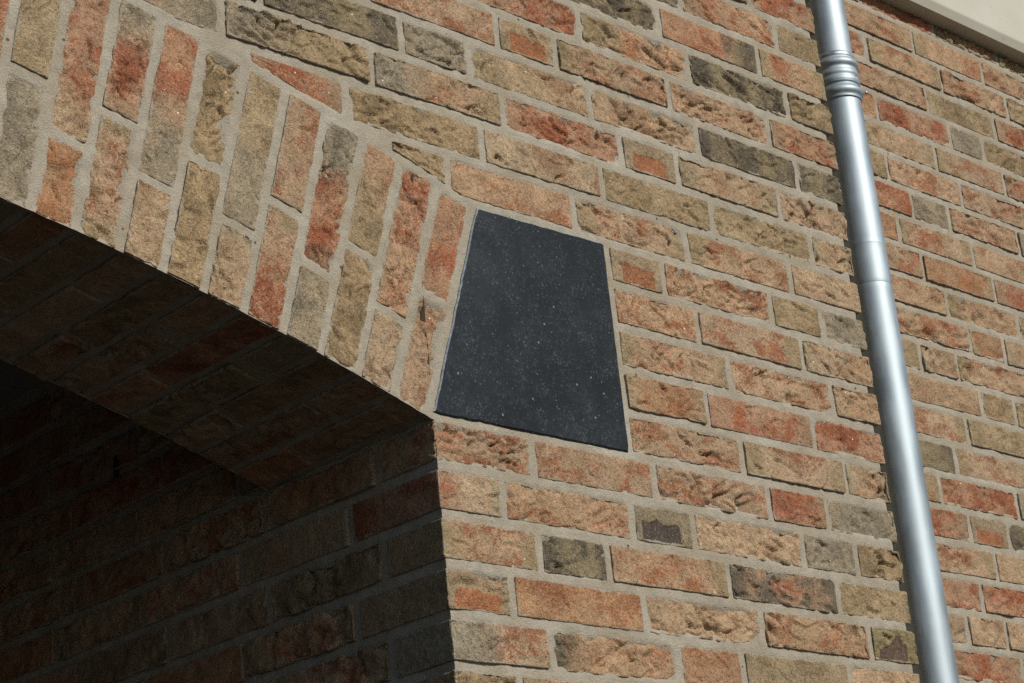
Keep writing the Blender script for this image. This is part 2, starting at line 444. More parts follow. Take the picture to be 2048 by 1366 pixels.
def build_brick(L, H, D, code, seed, step=0.003, deep=False, zbot=None, relief=1.0):
    r = 0.0017
    rs = np.random.RandomState(seed)
    P, F = brick_surface(L, H, D, step, r, deep)
    lo = np.array([-L / 2 + r, r, -H / 2 + r]); hi = np.array([L / 2 - r, 9, H / 2 - r])
    Qc = np.minimum(np.maximum(P, lo), hi)
    d = P - Qc
    n = d / np.maximum(np.linalg.norm(d, axis=1, keepdims=True), 1e-9)
    R = Qc + n * r
    off = rs.uniform(0, 500, 3)
    N = R + off
    x, z = R[:, 0], R[:, 2]
    front = np.clip(-n[:, 1], 0, 1)
    warp = np.c_[vn(N / 0.022 + 3), vn(N / 0.022 + 31), vn(N / 0.022 + 77)] * 0.007
    W = N + warp
    # colour: one type, or two types that meet part of the way along ("g>r4": g below 0.4, r beyond)
    if '>' in code:
        c1, c2, at = code[0], code[2], int(code[3]) / 10.0
        a1 = type_colours(c1, N, W, x, z, L, H, front, rs, seed); a2 = type_colours(c2, N, W, x, z, L, H, front, rs, seed)
        m = sstep(-0.22, 0.22, x / L + 0.5 - at + 0.22 * fbm(N / 0.025 + 700, 3))
        ca = a1[0] * (1 - m[:, None]) + a2[0] * m[:, None]; cb = a1[1] * (1 - m[:, None]) + a2[1] * m[:, None]
        mk = a1[2] * (1 - m) + a2[2] * m; patch = a1[3]; rel = (a1[4] + a2[4]) / 2
    else:
        ca, cb, mk, patch, rel = type_colours(code, N, W, x, z, L, H, front, rs, seed)
    # relief: slow swell, torn folds with steep edges, curved creases, pores
    swell = 0.0012 * fbm(N / np.array([0.05, 0.05, 0.03]), 3)
    ang = rs.uniform(-0.6, 0.6)
    Wr = np.c_[W[:, 0] * math.cos(ang) + W[:, 2] * math.sin(ang), W[:, 1], -W[:, 0] * math.sin(ang) + W[:, 2] * math.cos(ang)]
    where = sstep(-0.35, 0.35, vn(N / 0.045 + 200))
    rg = lambda v: np.clip(1 - np.abs(v) / 0.30, 0, 1) ** 1.6
    fold = -0.0062 * rg(vn(Wr / np.array([0.036, 0.036, 0.015]))) * where
    fold += -0.0044 * rg(vn(Wr / np.array([0.018, 0.018, 0.010]) + 5)) * sstep(-0.1, 0.5, vn(N / 0.035 + 260))
    fold += 0.0034 * vn(Wr / np.array([0.030, 0.030, 0.012]) + 41) * where
    pit = -0.0034 * sstep(0.30, 0.66, vn(W / np.array([0.0095, 0.0095, 0.0065]) + 9)) * sstep(-0.2, 0.4, vn(N / 0.03 + 44))
    rough = (0.0012 * vn(N / 0.0085) + 0.0007 * vn(N / 0.0048)) * (0.55 + 0.6 * sstep(-0.4, 0.5, vn(N / 0.04 + 71)))
    crease = np.zeros(len(P))
    for _ in range(rs.poisson(5.5 * rel * L / 0.2)):
        cx, cz = rs.uniform(-0.42, 0.42) * L, rs.uniform(-0.36, 0.36) * H
        a = rs.normal(0, 0.55) + (math.pi / 2 if rs.rand() < 0.2 else 0)
        ln, cur = rs.uniform(0.010, 0.046), rs.uniform(-12, 12)
        u = (x - cx) * math.cos(a) + (z - cz) * math.sin(a)
        v = -(x - cx) * math.sin(a) + (z - cz) * math.cos(a) - cur * u * u + 0.0022 * vn(N / 0.011 + 17 * _)
        m = sstep(ln * 0.5, ln * 0.2, np.abs(u))
        w = rs.uniform(0.0011, 0.0019)
        crease += m * (-rs.uniform(0.0035, 0.0085) * np.exp(-(v / w) ** 2) + rs.uniform(0.0008, 0.0022) * np.exp(-((v - 2.2 * w) / (1.8 * w)) ** 2))
    k = rel * relief * rs.choice([0.12, 0.4, 0.75, 1.0, 1.25, 1.4]) * rs.uniform(0.8, 1.15)
    h = swell + (fold + pit) * k + crease * relief * min(1.0, 0.35 + k) + rough * (0.5 + 0.5 * min(1.0, k))
    h = h * (1 - patch) + (-0.0013 + 0.15 * h) * patch
    edge_wob = (0.0022 * fbm(N / 0.04 + 120, 2) + 0.0007 * vn(N / 0.009 + 55)) * rs.uniform(0.25, 0.95)
    R = R + n * (h * (0.35 + 0.65 * front) + edge_wob * (1 - front))[:, None]
    dist = np.minimum(L / 2 - np.abs(P[:, 0]), H / 2 - np.abs(P[:, 2]))
    side = np.abs(n[:, 0]) > 0.7
    dist = np.where(side, np.minimum(H / 2 - np.abs(P[:, 2]), P[:, 1] + 0.001), dist)
    ed = np.clip(1 - dist / 0.0075, 0, 1) * 0.92
    if zbot is not None:                                    # lower edge cut to follow the arch
        zlow = np.maximum(-H / 2, zbot(P[:, 0]))
        tt = (R[:, 2] + H / 2) / H
        R[:, 2] = zlow + tt * (H / 2 - zlow)
    return R, F, dict(ca=ca, cb=cb, mk=mk, ed=ed)

LAID = []
_seed = [100]
def put_brick(parent, L, H, D, code, loc, rot=(0, 0, 0), step=0.003, deep=False, zbot=None, proud=0.0, wob=0.35, relief=1.0, name='brick'):
    _seed[0] += 1
    sd = _seed[0]
    R, F, at = build_brick(L, H, D, code, sd, step, deep, zbot, relief)
    rr = random.Random(sd)
    LAID.append((parent.name, loc, rot, L, H, zbot))
    R[:, 1] -= proud + (rr.uniform(-0.0012, 0.0010) if rr.random() < 0.75 else rr.uniform(0.001, 0.003))
    o = mesh_obj(name, R, F, M_BRICK, parent, True, at, loc)
    w = math.radians(wob)
    o.rotation_euler = (rot[0] + rr.uniform(-w, w) * 0.5, rot[1] + rr.uniform(-w, w), rot[2] + rr.uniform(-w, w) * 0.5)
    return o

def sink(U, Wv, names, axis=0):
    """0..1: how far a mortar point lies under a brick face (U along the wall, Wv up)"""
    m = np.zeros(U.shape)
    for nm, loc, rot, L, H, zb in LAID:
        if nm not in names or rot[0] != 0: continue
        du, dw = U - loc[axis], Wv - loc[2]
        near = (np.abs(du) < 0.2) & (np.abs(dw) < 0.2)
        if not near.any(): continue
        a = rot[1]
        lx = du * math.cos(a) - dw * math.sin(a); lz = du * math.sin(a) + dw * math.cos(a)
        inside = np.minimum(L / 2 - np.abs(lx), H / 2 - np.abs(lz))
        if zb is not None: inside = np.minimum(inside, lz - zb(np.clip(lx, -L / 2, L / 2)))
        m = np.maximum(m, np.where(near, sstep(0.004, 0.009, inside), 0))
    return m

def grid_sheet(X, Y, Z):
    """quads over 2-D arrays of coordinates"""
    a, b = X.shape
    V = np.c_[X.ravel(), Y.ravel(), Z.ravel()]
    I, K = np.meshgrid(np.arange(a - 1), np.arange(b - 1), indexing='ij'); I = I.ravel(); K = K.ravel()
    F = np.c_[I * b + K, (I + 1) * b + K, (I + 1) * b + K + 1, I * b + K + 1]
    return V, F

# ------------------------------------------------------------------ measured layout
CH = 0.0625                    # course height
JB, JP = 0.0130, 0.0120        # bed joint, perpend
PITCH = 0.234
XR = 0.932                     # right-hand corner of the front wall
ACX, ACZ, AR = -1.278, -3.5955, 3.871     # centre and radius of the arch's underside
RING = 0.322
ARCH_D = 0.335
XL = 2 * ACX                   # left springing
def intrados(x): return ACZ + np.sqrt(AR ** 2 - (x - ACX) ** 2)
def extrados(x, extra=0.0): return ACZ + np.sqrt((AR + RING + extra) ** 2 - (np.asarray(x) - ACX) ** 2)

FRONT = {
 14: [0.765], 13: [0.59, 0.821], 12: [0.533, 0.764], 11: [0.353, 0.588, 0.823], 10: [0.182, 0.296, 0.533, 0.764],
 9: [-0.231, 0.001, 0.123, 0.356, 0.586, 0.82], 8: [-0.292, -0.055, 0.177, 0.411, 0.53, 0.762],
 7: [-0.101, 0.132, 0.361, 0.595, 0.828], 6: [0.064, 0.297, 0.528, 0.763], 5: [0.467, 0.705, 0.824], 4: [0.528, 0.763],
 3: [0.586, 0.821], 2: [0.524, 0.763], 1: [0.588, 0.823], 0: [0.168, 0.396, 0.634, 0.766],
 -1: [0.108, 0.342, 0.463, 0.697, 0.821], -2: [0.163, 0.287, 0.523, 0.763], -3: [0.108, 0.346, 0.582, 0.822],
 -4: [0.165, 0.402, 0.529, 0.761], -5: [0.106, 0.340, 0.574, 0.822], -6: [0.163, 0.397, 0.529, 0.763], -7: [0.108, 0.342, 0.576, 0.822],
 15: [0.59, 0.822], 16: [0.531, 0.764], 17: [0.59, 0.822]}
FCODE = {14: 'tr', 13: 'g r>p5 y', 12: 'd r>d7 p', 11: 'p>r4 y>p3 d y', 10: 'pOppr', 9: 'd d g y>t4 t d d', 8: 'p>g6 g>y4 g>p3 r O t p', 7: 'rytyyt', 6: 'y p p p t',
 5: 'Opyg', 4: 'ppt', 3: 'ppt', 2: 'orr', 1: 'ppt', 0: 'p p p r g', -1: 'r>t3 p K t g y', -2: 'pdpDy', -3: 'OotpB', -4: 'g>p4 d>p2 o y t',
 -5: 'ypppo', -6: 'tppgp', -7: 'pytpr', 15: 'ptr', 16: 'pyp', 17: 'rpt'}
REC_Z, REC_P, REC_Y = 0.2365, 0.0624, 0.20
REC = {
 15: [1.378, 1.613, 1.724, 1.834], 14: [1.531, 1.765], 13: [1.372, 1.606, 1.832], 12: [1.545, 1.773], 11: [1.372, 1.604, 1.714],
 10: [1.54, 1.768], 9: [1.373, 1.605], 8: [1.432, 1.549, 1.778], 7: [1.377, 1.607], 6: [1.431, 1.659], 5: [1.488, 1.722],
 4: [1.544, 1.656], 3: [1.375, 1.487], 2: [1.544, 1.653], 1: [1.483], 0: [1.43], -1: [1.367, 1.602], -2: [1.437, 1.556],
 -3: [1.498], -4: [1.437], -5: [1.377, 1.491], -6: [1.525], -7: [1.437], -8: [1.377]}
RCODE = {15: 'trytyp', 14: 'ppp', 13: 'rppy', 12: 'pyr', 11: 'orgy', 10: 'tpr', 9: 'ypp', 8: 'rgpg', 7: 'opp', 6: 'por', 5: 'ppy',
 4: 'pot', 3: 'ytp', 2: 'tyy', 1: 'py', 0: 'dp', -1: 'org', -2: 'rOd', -3: 'pt', -4: 'rr', -5: 'ttt', -6: 'rp', -7: 'pt', -8: 'tp'}
ARCH_TOP = 'r p>r5 y>p6 R>g6 p g>y5 y g>r4 r>g7 t>r3 y r o t y p'.split()
ARCH_LOW = 'p t y g r>p5 t y t p o g t p t y p'.split()
MIXCODES = 'ppppttyyrrogdp'

# ------------------------------------------------------------------ ground
g = mesh_obj('ground', [(-400, -400, 0), (400, -400, 0), (400, 400, 0), (-400, 400, 0)], [(0, 1, 2, 3)], M_PAVING, None, False, None, (0, 0, GROUND))
g['kind'] = 'structure'

# ------------------------------------------------------------------ front wall
wall = thing('facade_wall', 'sunlit front wall of red, tan and olive bricks around the arch', 'brick wall', (XR / 2, 0, GROUND))

def row_joints(js, lo, hi, pitch):
    js = sorted(js)
    while js[0] - pitch > lo: js.insert(0, js[0] - pitch)
    while js[-1] + pitch < hi: js.append(js[-1] + pitch)
    return js

for k in range(-7, 18):
    js = FRONT[k]; codes = FCODE[k].split() if ' ' in FCODE[k] else list(FCODE[k])
    zc = (k + 0.5) * CH
    if k <= 0: left = 0.0
    elif k <= 5: left = 0.351 + 0.004
    else: left = -0.98
    first = js[0]
    full = row_joints(js, left + 0.05, XR, PITCH) if k >= 6 else list(js)
    bounds = [left] + full + [XR]
    for a, b in zip(bounds[:-1], bounds[1:]):
        # colour: the bricks that were read off the photo, then a mix
        if b <= first + 1e-6 and b < first - 1e-3: code = RND.choice(MIXCODES)
        else:
            i = 0 if b <= first + 1e-3 else 1 + max(ii for ii, j in enumerate(js) if j <= a + 1e-3)
            code = codes[i] if i < len(codes) else RND.choice(MIXCODES)
        x0 = a + (0 if a == left and k <= 0 else JP / 2)
        x1 = b - (0 if b == XR else JP / 2)
        zb = None
        H = CH - JB
        if k >= 6:                                   # trim the lower edge to the back of the arch
            ex = extrados([x0, x1], 0.012)
            if max(ex) > zc - H / 2:
                # leave out what the arch ring covers
                xs_ = np.linspace(x0, x1, 60); free = (zc + H / 2) - extrados(xs_, 0.012)
                ok = xs_[free > 0.011]
                if len(ok) < 8 or ok[-1] - ok[0] < 0.03: continue
                x0, x1 = ok[0], ok[-1]
                xc0 = (x0 + x1) / 2
                zb = (lambda xc_, zc_: (lambda xl: extrados(np.clip(xl + xc_, -1.2, 1.2), 0.012) - zc_))(xc0, zc)
        L = x1 - x0; xc = (x0 + x1) / 2
        corner = (k <= 0 and a == left) or b == XR
        D = 0.03
        if k <= 0 and a == left: D = 0.105 if L > 0.13 else 0.165
        if b == XR: D = 0.185
        put_brick(wall, L, H, D, code, (xc, 0.0, zc), step=0.0022, deep=corner, zbot=zb, relief=0.3 if zb is not None else 1.0, proud=0.0012 if zb is None else 0.0004, wob=0.3 if not corner else 0.15)

# mortar behind and between the bricks of the front wall and the arch
def mortar_noise(U, V, seed):
    P = np.c_[U.ravel(), V.ravel(), np.full(U.size, seed * 7.3)]
    d = 0.0013 * fbm(P / np.array([0.03, 0.03, 1]), 3) + 0.0009 * vn(P / np.array([0.009, 0.009, 1]))
    return d.reshape(U.shape)
zb_ = np.arange(-0.62, 1.321, 0.006)
# mortar on the return at the right-hand corner, then the plain remainder of the wall
yb = np.linspace(0.009, REC_Y + 0.03, 30)
Yr, Zr = np.meshgrid(yb, zb_, indexing='ij'); Xr = XR - 0.008 + 0 * Yr + mortar_noise(Yr, Zr, 4)
Vr, Fr = grid_sheet(Xr, Yr, Zr)
mesh_obj('mortar', Vr, Fr, M_MORTAR, wall)

def low_bricks(rects, y, axis='front'):
    """many plain bricks as one mesh: rects of (x0, x1, z0, z1)"""
    V, F, ca, cb, mk = [], [], [], [], []
    rr = random.Random(91)
    for (x0, x1, z0, z1) in rects:
        n0 = len(V); p = y - rr.uniform(0.0, 0.0025)
        V += [(x0, p, z0), (x1, p, z0), (x1, p, z1), (x0, p, z1), (x0, y + 0.01, z0), (x1, y + 0.01, z0), (x1, y + 0.01, z1), (x0, y + 0.01, z1)]
        F += [(n0, n0 + 1, n0 + 2, n0 + 3), (n0, n0 + 4, n0 + 5, n0 + 1), (n0 + 1, n0 + 5, n0 + 6, n0 + 2), (n0 + 2, n0 + 6, n0 + 7, n0 + 3), (n0 + 3, n0 + 7, n0 + 4, n0)]
        A, B, E, cov, _, _ = TYPES[rr.choice(MIXCODES)]
        t = rr.uniform(0.9, 1.1)
        ca += [A * t] * 8; cb += [B * t] * 8; mk += [cov - 0.05] * 8
    return V, F, dict(ca=np.array(ca), cb=np.array(cb), mk=np.array(mk), ed=np.zeros(len(V)))

def bond(x0, x1, k0, k1, z0=0.0, p=CH, skip=None):
    out = []
    for k in range(k0, k1):
        x = x0 - (0.117 if k % 2 else 0.0)
        while x < x1:
            a, b = max(x, x0) + JP / 2, min(x + PITCH, x1) - JP / 2
            if b - a > 0.02:
                r = (a, b, z0 + k * p + JB / 2, z0 + (k + 1) * p - JB / 2)
                if skip is None or not skip(r): out.append(r)
            x += PITCH
    return out
KT = 34
under = lambda r: r[2] < max(float(extrados(min(max(v, XL - 0.3), 0.3), 0.012)) for v in (r[0], r[1])) if XL - 0.15 < (r[0] + r[1]) / 2 < 0.12 else False
rects = bond(0.0, XR, -37, -7) + bond(-0.98, XR, 18, KT) + bond(XL - 1.2, -0.98, 6, KT, skip=under) + bond(XL - 1.2, XL - 0.005, -37, 6)
V, F, at = low_bricks(rects, -0.001)
o = mesh_obj('brick_courses', V, F, M_BRICK, wall, False, at); o['kind'] = 'stuff'
zt = KT * CH
pl = []
for (x0, x1, z0, z1) in ((0.004, XR - 0.008, GROUND, -0.62), (-1.2, XR - 0.008, 1.32, zt), (XL - 1.2, XL - 0.004, GROUND, 0.066)):
    pl.append(([(x0, 0.003, z0), (x1, 0.003, z0), (x1, 0.003, z1), (x0, 0.003, z1)], [(0, 1, 2, 3)]))
xs_ = np.r_[XL - 1.2, np.linspace(XL, -1.2, 30)]
Xq = np.repeat(xs_[:, None], 2, 1); Zq = np.c_[np.where(xs_ < XL, 0.066, intrados(np.maximum(xs_, XL))), np.full(len(xs_), zt)]
Vq, Fq = grid_sheet(Xq, 0.003 + 0 * Xq, Zq); pl.append((Vq, Fq))
pl.append(([(XR - 0.008, 0.003, GROUND), (XR - 0.008, 0.23, GROUND), (XR - 0.008, 0.23, -0.62), (XR - 0.008, 0.003, -0.62)], [(0, 1, 2, 3)]))
pl.append(([(XR - 0.008, 0.003, 1.32), (XR - 0.008, 3.0, 1.32), (XR - 0.008, 3.0, zt), (XR - 0.008, 0.003, zt)], [(0, 1, 2, 3)]))
pl.append(([(XL - 1.2, 0.003, zt), (XR - 0.008, 0.003, zt), (XR - 0.008, 3.0, zt), (XL - 1.2, 3.0, zt)], [(0, 1, 2, 3)]))
Va, Fa = [], []
for v, f in pl:
    n0 = len(Va); Va += [tuple(map(float, p)) for p in np.asarray(v)]; Fa += [tuple(int(i) + n0 for i in q) for q in np.asarray(f)]
mesh_obj('mortar', Va, Fa, M_MORTAR, wall, False)

# ------------------------------------------------------------------ arch
arch = thing('brick_arch', 'shallow arch of upright brick voussoirs with dark underside', 'arch', (ACX, ARCH_D / 2, 0.066))
TH0, DTH = 19.19, 0.852
NV = 45
HI = 16
def arch_pt(th, rad): return ACX + rad * math.sin(th), ACZ + rad * math.cos(th)
for i in range(HI):
    th = math.radians(TH0 - DTH * (i + 0.5))
    split = 0.162 if i % 2 == 0 else 0.104
    w = math.radians(DTH)
    for part in (0, 1):                                # 0 lower, 1 upper
        r0, r1 = (0.0, split - 0.0058) if part == 0 else (split + 0.0058, RING - 0.001)
        Hh = r1 - r0; rad = AR + (r0 + r1) / 2
        Wd = w * rad - 0.0124
        x, z = arch_pt(th, rad)
        code = (ARCH_LOW if part == 0 else ARCH_TOP)[i]
        # local x runs up the ring, so the faces keep the grain of a brick laid on edge
        D = (0.105 if i % 2 else 0.215) if part == 0 else 0.03
        put_brick(arch, Hh, Wd, D, code, (x, 0.0, z), rot=(0, th - math.pi / 2, 0), step=0.0023 if part else 0.0026, deep=(part == 0), proud=0.0004, wob=0.25)
    # second brick on the underside
    y0 = (0.105 if i % 2 else 0.215) + 0.010
    Ly = ARCH_D - y0
    x, z = arch_pt(th, AR)
    put_brick(arch, Ly, w * AR - 0.0124, 0.03, RND.choice('ptoptyo'), (x, (y0 + ARCH_D) / 2, z), rot=(-math.pi / 2, 0, 0), step=0.005, proud=0.0004, wob=0.0)
    o = arch.children[-1]
    # front (-y) faces the arch's centre, local x runs along the depth of the arch
    ex = Vector((0, 1, 0)); ey = Vector((math.sin(th), 0, math.cos(th))); ez = ex.cross(ey)
    o.rotation_euler = Matrix((ex, ey, ez)).transposed().to_euler()
# plain voussoirs beyond the frame
V, F, ca, cb, mk = [], [], [], [], []
rr = random.Random(5)
for i in range(HI, NV):
    th = math.radians(TH0 - DTH * (i + 0.5)); w = math.radians(DTH)
    split = 0.162 if i % 2 == 0 else 0.104
    for r0, r1 in ((0.0, split - 0.0058), (split + 0.0058, RING - 0.001)):
        n0 = len(V)
        A, B, E, cov, _, _ = TYPES[rr.choice(MIXCODES)]
        for y in (-0.001, ARCH_D):
            for (rd, s_) in ((r0, -1), (r0, 1), (r1, 1), (r1, -1)):
                t_ = th + s_ * (w / 2 - 0.0056 / AR)
                x, z = arch_pt(t_, AR + rd); V.append((x, y, z))
        F += [(n0, n0 + 1, n0 + 2, n0 + 3), (n0 + 1, n0, n0 + 4, n0 + 5), (n0 + 2, n0 + 1, n0 + 5, n0 + 6), (n0 + 3, n0 + 2, n0 + 6, n0 + 7), (n0, n0 + 3, n0 + 7, n0 + 4)]
        ca += [A] * 8; cb += [B] * 8; mk += [cov + 0.1] * 8
o = mesh_obj('voussoirs', V, F, M_BRICK, arch, False, dict(ca=np.array(ca), cb=np.array(cb), mk=np.array(mk), ed=np.zeros(len(V)))); o['kind'] = 'stuff'
th_ = np.radians(np.linspace(-19.3, 19.3, 420)); ys_ = np.r_[np.linspace(0.002, ARCH_D, 50)]
TH, YY = np.meshgrid(th_, ys_, indexing='ij')
RR = AR + 0.0006 + 0.0032 * sstep(0.004, 0.016, YY) + mortar_noise(TH * AR, YY, 3)
V, F = grid_sheet(ACX + RR * np.sin(TH), YY, ACZ + RR * np.cos(TH))
mesh_obj('mortar', V, F, M_MORTAR, arch)
Xq, Tq = np.meshgrid(np.linspace(XL, 0, 60), np.array([0.0, 1.0]), indexing='ij')
Zq = intrados(Xq) * (1 - Tq) + Tq * 0.55
V, F = grid_sheet(Xq, ARCH_D + 0.001 + 0 * Xq, Zq)
mesh_obj('back_face', V, F, M_MORTAR, arch)

# mortar face of the front wall and the arch
st = 0.006
xa = np.arange(-1.2, 0.0105, st); nz_ = 230
T = np.linspace(0, 1, nz_)
X1 = np.repeat(xa[:, None], nz_, 1)
Z1 = intrados(np.minimum(X1, 0))[:, :] - 0.0004 + T[None, :] * (1.32 - intrados(np.minimum(X1, 0)))
Y1 = 0.0006 + mortar_noise(X1, Z1, 1)
Y1 = Y1 + 0.009 * sink(X1, Z1, ('facade_wall', 'brick_arch'))
V1, F1 = grid_sheet(X1, Y1, Z1)
xb = np.linspace(0.0028, XR - 0.008, 155); zb_ = np.arange(-0.62, 1.321, st)
X2, Z2 = np.meshgrid(xb, zb_, indexing='ij'); Y2 = 0.0006 + mortar_noise(X2, Z2, 1)
rr_ = np.clip((X2 - (XR - 0.018)) / 0.010, 0, 1)
Y2 = Y2 + 0.006 * rr_ ** 2
Y2 = Y2 + 0.009 * sink(X2, Z2, ('facade_wall', 'brick_arch'))
V2, F2 = grid_sheet(X2, Y2, Z2)
mesh_obj('mortar', np.r_[V1, V2], np.r_[F1, F2 + len(V1)], M_MORTAR, wall)

# ------------------------------------------------------------------ springer stone
def prism(outline, y0, y1, bev):
    """extruded outline in x, z with a chamfered front edge"""
    pts = np.array(outline); n = len(pts)
    nx = []
    for i in range(n):
        a, b, c = pts[i - 1], pts[i], pts[(i + 1) % n]
        e1 = (b - a) / np.linalg.norm(b - a); e2 = (c - b) / np.linalg.norm(c - b)
        n1 = np.array([-e1[1], e1[0]]); n2 = np.array([-e2[1], e2[0]])
        m = (n1 + n2); m /= (1 + n1 @ n2); nx.append(m)
    ins = pts + np.array(nx) * bev
    V = [(p[0], y0, p[1]) for p in ins] + [(p[0], y0 + bev * 0.8, p[1]) for p in pts] + [(p[0], y1, p[1]) for p in pts]
    return V, n
oc = [(0.0015, 0.0655), (0.351, 0.0655), (0.3485, 0.3715), (0.1085, 0.3695)]
# a slightly uneven arris
rs = np.random.RandomState(3)
outl = []
for i in range(4):
    a, b = np.array(oc[i]), np.array(oc[(i + 1) % 4]); m = 36
    for j in range(m):
        t = j / m; p = a + (b - a) * t
        e = (b - a) / np.linalg.norm(b - a); nn = np.array([-e[1], e[0]])
        amp = 0.0012 if i in (2, 3) else 0.0006
        wob_ = 0.5 + 0.5 * math.sin(j * 0.9 + i * 2.1 + 1.3 * math.sin(j * 0.37))
        chip = 0.0012 if rs.rand() < 0.04 else 0.0
        worn = 0.0016 if j in (0,) else 0.0
        outl.append(p + nn * (wob_ * amp * rs.uniform(0.4, 1.0) + chip + worn))
V, n = prism(outl, -0.0022, 0.12, 0.0018)
stone = thing('springer_stone', 'dark blue-grey stone block with one slanted side, set at the foot of the arch', 'stone block', (0.22, 0.03, 0.0655))
import bmesh
def stone_mesh():
    me = bpy.data.meshes.new('stone_block')
    bm = bmesh.new()
    vs = [bm.verts.new((p[0] - 0.22, p[1] - 0.03, p[2] - 0.0655)) for p in V]
    f = bm.faces.new(vs[:n]); f.material_index = 0
    for i in range(n):
        j = (i + 1) % n
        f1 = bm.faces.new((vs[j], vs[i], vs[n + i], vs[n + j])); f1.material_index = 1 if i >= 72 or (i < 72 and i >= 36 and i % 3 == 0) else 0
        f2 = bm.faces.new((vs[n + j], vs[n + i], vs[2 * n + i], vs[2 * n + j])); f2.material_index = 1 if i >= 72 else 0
    bmesh.ops.recalc_face_normals(bm, faces=bm.faces)
    bm.to_mesh(me); bm.free()
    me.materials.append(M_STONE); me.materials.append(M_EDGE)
    return me
o = bpy.data.objects.new('block', stone_mesh()); COL.objects.link(o); o.parent = stone

# ------------------------------------------------------------------ passage behind the arch
PZ = 0.395
passage = thing('passage_wall', 'shadowed brick wall of the passage, running back from the arch', 'brick wall', (0.05, 1.5, GROUND))
FIRSTJ = {0: 0.112, -1: 0.168}
for k in range(-7, 7):
    z0 = k * CH + JB / 2; z1 = min((k + 1) * CH - JB / 2, PZ - 0.006)
    if z1 - z0 < 0.015: continue
    start = (0.112 if k % 2 == 0 else 0.172)
    y = start; end = 1.55
    while y < end:
        b = y + PITCH
        a2 = y + JP / 2; b2 = b - JP / 2
        if k >= 1 and b2 < ARCH_D + 0.03: y = b; continue
        if k >= 1: a2 = max(a2, ARCH_D + 0.003)
        put_brick(passage, b2 - a2, z1 - z0, 0.03, RND.choice('pprrorptoy'), (0.0, (a2 + b2) / 2, (z0 + z1) / 2), rot=(0, 0, -math.pi / 2), step=0.005, proud=0.0010, wob=0.2)
        y = b
ys_ = np.r_[0.0004, np.arange(0.004, 1.6, 0.008)]; zs_ = np.arange(-0.62, PZ + 0.02, 0.008)
Yj, Zj = np.meshgrid(ys_, zs_, indexing='ij'); Xj = 0.0032 + 0.7 * mortar_noise(Yj, Zj, 6)
Xj = Xj + 0.008 * sink(Yj, Zj, ('passage_wall',), 1)
V, F = grid_sheet(Xj, Yj, Zj); F = F[:, ::-1]
mesh_obj('mortar', V, F, M_MORTAR, passage)
def quads(ql):
    V, F = [], []
    for q_ in ql:
        n0 = len(V); V += q_; F.append((n0, n0 + 1, n0 + 2, n0 + 3))
    return V, F
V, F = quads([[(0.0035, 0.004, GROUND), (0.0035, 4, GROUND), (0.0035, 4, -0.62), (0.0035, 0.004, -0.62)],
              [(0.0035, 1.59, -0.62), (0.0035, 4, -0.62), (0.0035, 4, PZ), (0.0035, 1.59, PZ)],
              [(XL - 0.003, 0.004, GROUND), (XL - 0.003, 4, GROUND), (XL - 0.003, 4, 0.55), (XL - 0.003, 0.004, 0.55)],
              [(XL - 0.003, 4, GROUND), (0.0035, 4, GROUND), (0.0035, 4, 0.55), (XL - 0.003, 4, 0.55)]])  # last quad: unseen end wall, added dark to keep light out of the passage
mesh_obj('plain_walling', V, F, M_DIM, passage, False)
# near-black box painted as the shade inside an open upright joint
V, F = box_mesh(-0.0006, 0.003, 0.694, 0.703, 0.181, 0.216)
mesh_obj('open_joint_shade', V, F, M_GAP_SHADE, passage, False)
ceil = thing('passage_ceiling', 'grey boarded ceiling deep inside the dark passage', 'ceiling', (ACX, 2.2, PZ))
ceil['kind'] = 'structure'
y = ARCH_D + 0.004
while y < 4.0:
    V, F = box_mesh(XL, -0.001, y, y + 0.196, PZ, PZ + 0.02)
    mesh_obj('board', V, F, M_BOARD, ceil, False); y += 0.2
V, F = box_mesh(XL, 0.0, ARCH_D + 0.002, 4.0, PZ + 0.022, PZ + 0.05)
mesh_obj('board_backing', V, F, M_BOARD, ceil, False)

# ------------------------------------------------------------------ recessed wall on the right
REC_END = {}
recw = thing('recessed_wall', 'sunlit brick wall set back behind the zinc downpipe, under the cream fascia', 'brick wall', (1.6, REC_Y, GROUND))
for k in range(-8, 16):
    js = REC[k]; codes = RCODE[k]; first = js[0]
    full = row_joints(js, 1.05, 2.25, 0.231)
    bounds = [full[0] - 0.231] + full + [full[-1] + 0.231]
    REC_END[k] = bounds[-1]
    zc = REC_Z + (k + 0.5) * REC_P
    for a, b in zip(bounds[:-1], bounds[1:]):
        a = max(a, 1.0)
        if b - a < 0.04: continue
        if b < first - 1e-3: code = RND.choice(MIXCODES)
        else:
            i = 0 if b <= first + 1e-3 else 1 + max(ii for ii, j in enumerate(js) if j <= a + 1e-3)
            code = codes[i] if i < len(codes) else RND.choice(MIXCODES)
        put_brick(recw, b - a - JP * 0.95, REC_P - JB * 0.95, 0.03, code, ((a + b) / 2, REC_Y, zc), step=0.0038, proud=0.0012, wob=0.25)
Xq, Zq = np.meshgrid(np.arange(0.93, 2.45, 0.0065), np.arange(-0.40, 1.26, 0.0065), indexing='ij')
Yq = REC_Y + 0.0008 + mortar_noise(Xq, Zq, 9) + 0.009 * sink(Xq, Zq, ('recessed_wall',))
V, F = grid_sheet(Xq, Yq, Zq)
mesh_obj('mortar', V, F, M_MORTAR, recw)
rects = bond(0.94, 4.6, -42, -8, REC_Z, REC_P) 
for k, xe in REC_END.items():
    x = xe
    while x < 4.58:
        rects.append((x + JP / 2, min(x + 0.231, 4.6) - JP / 2, REC_Z + k * REC_P + JB / 2, REC_Z + (k + 1) * REC_P - JB / 2)); x += 0.231
V, F, at = low_bricks(rects, REC_Y - 0.001)
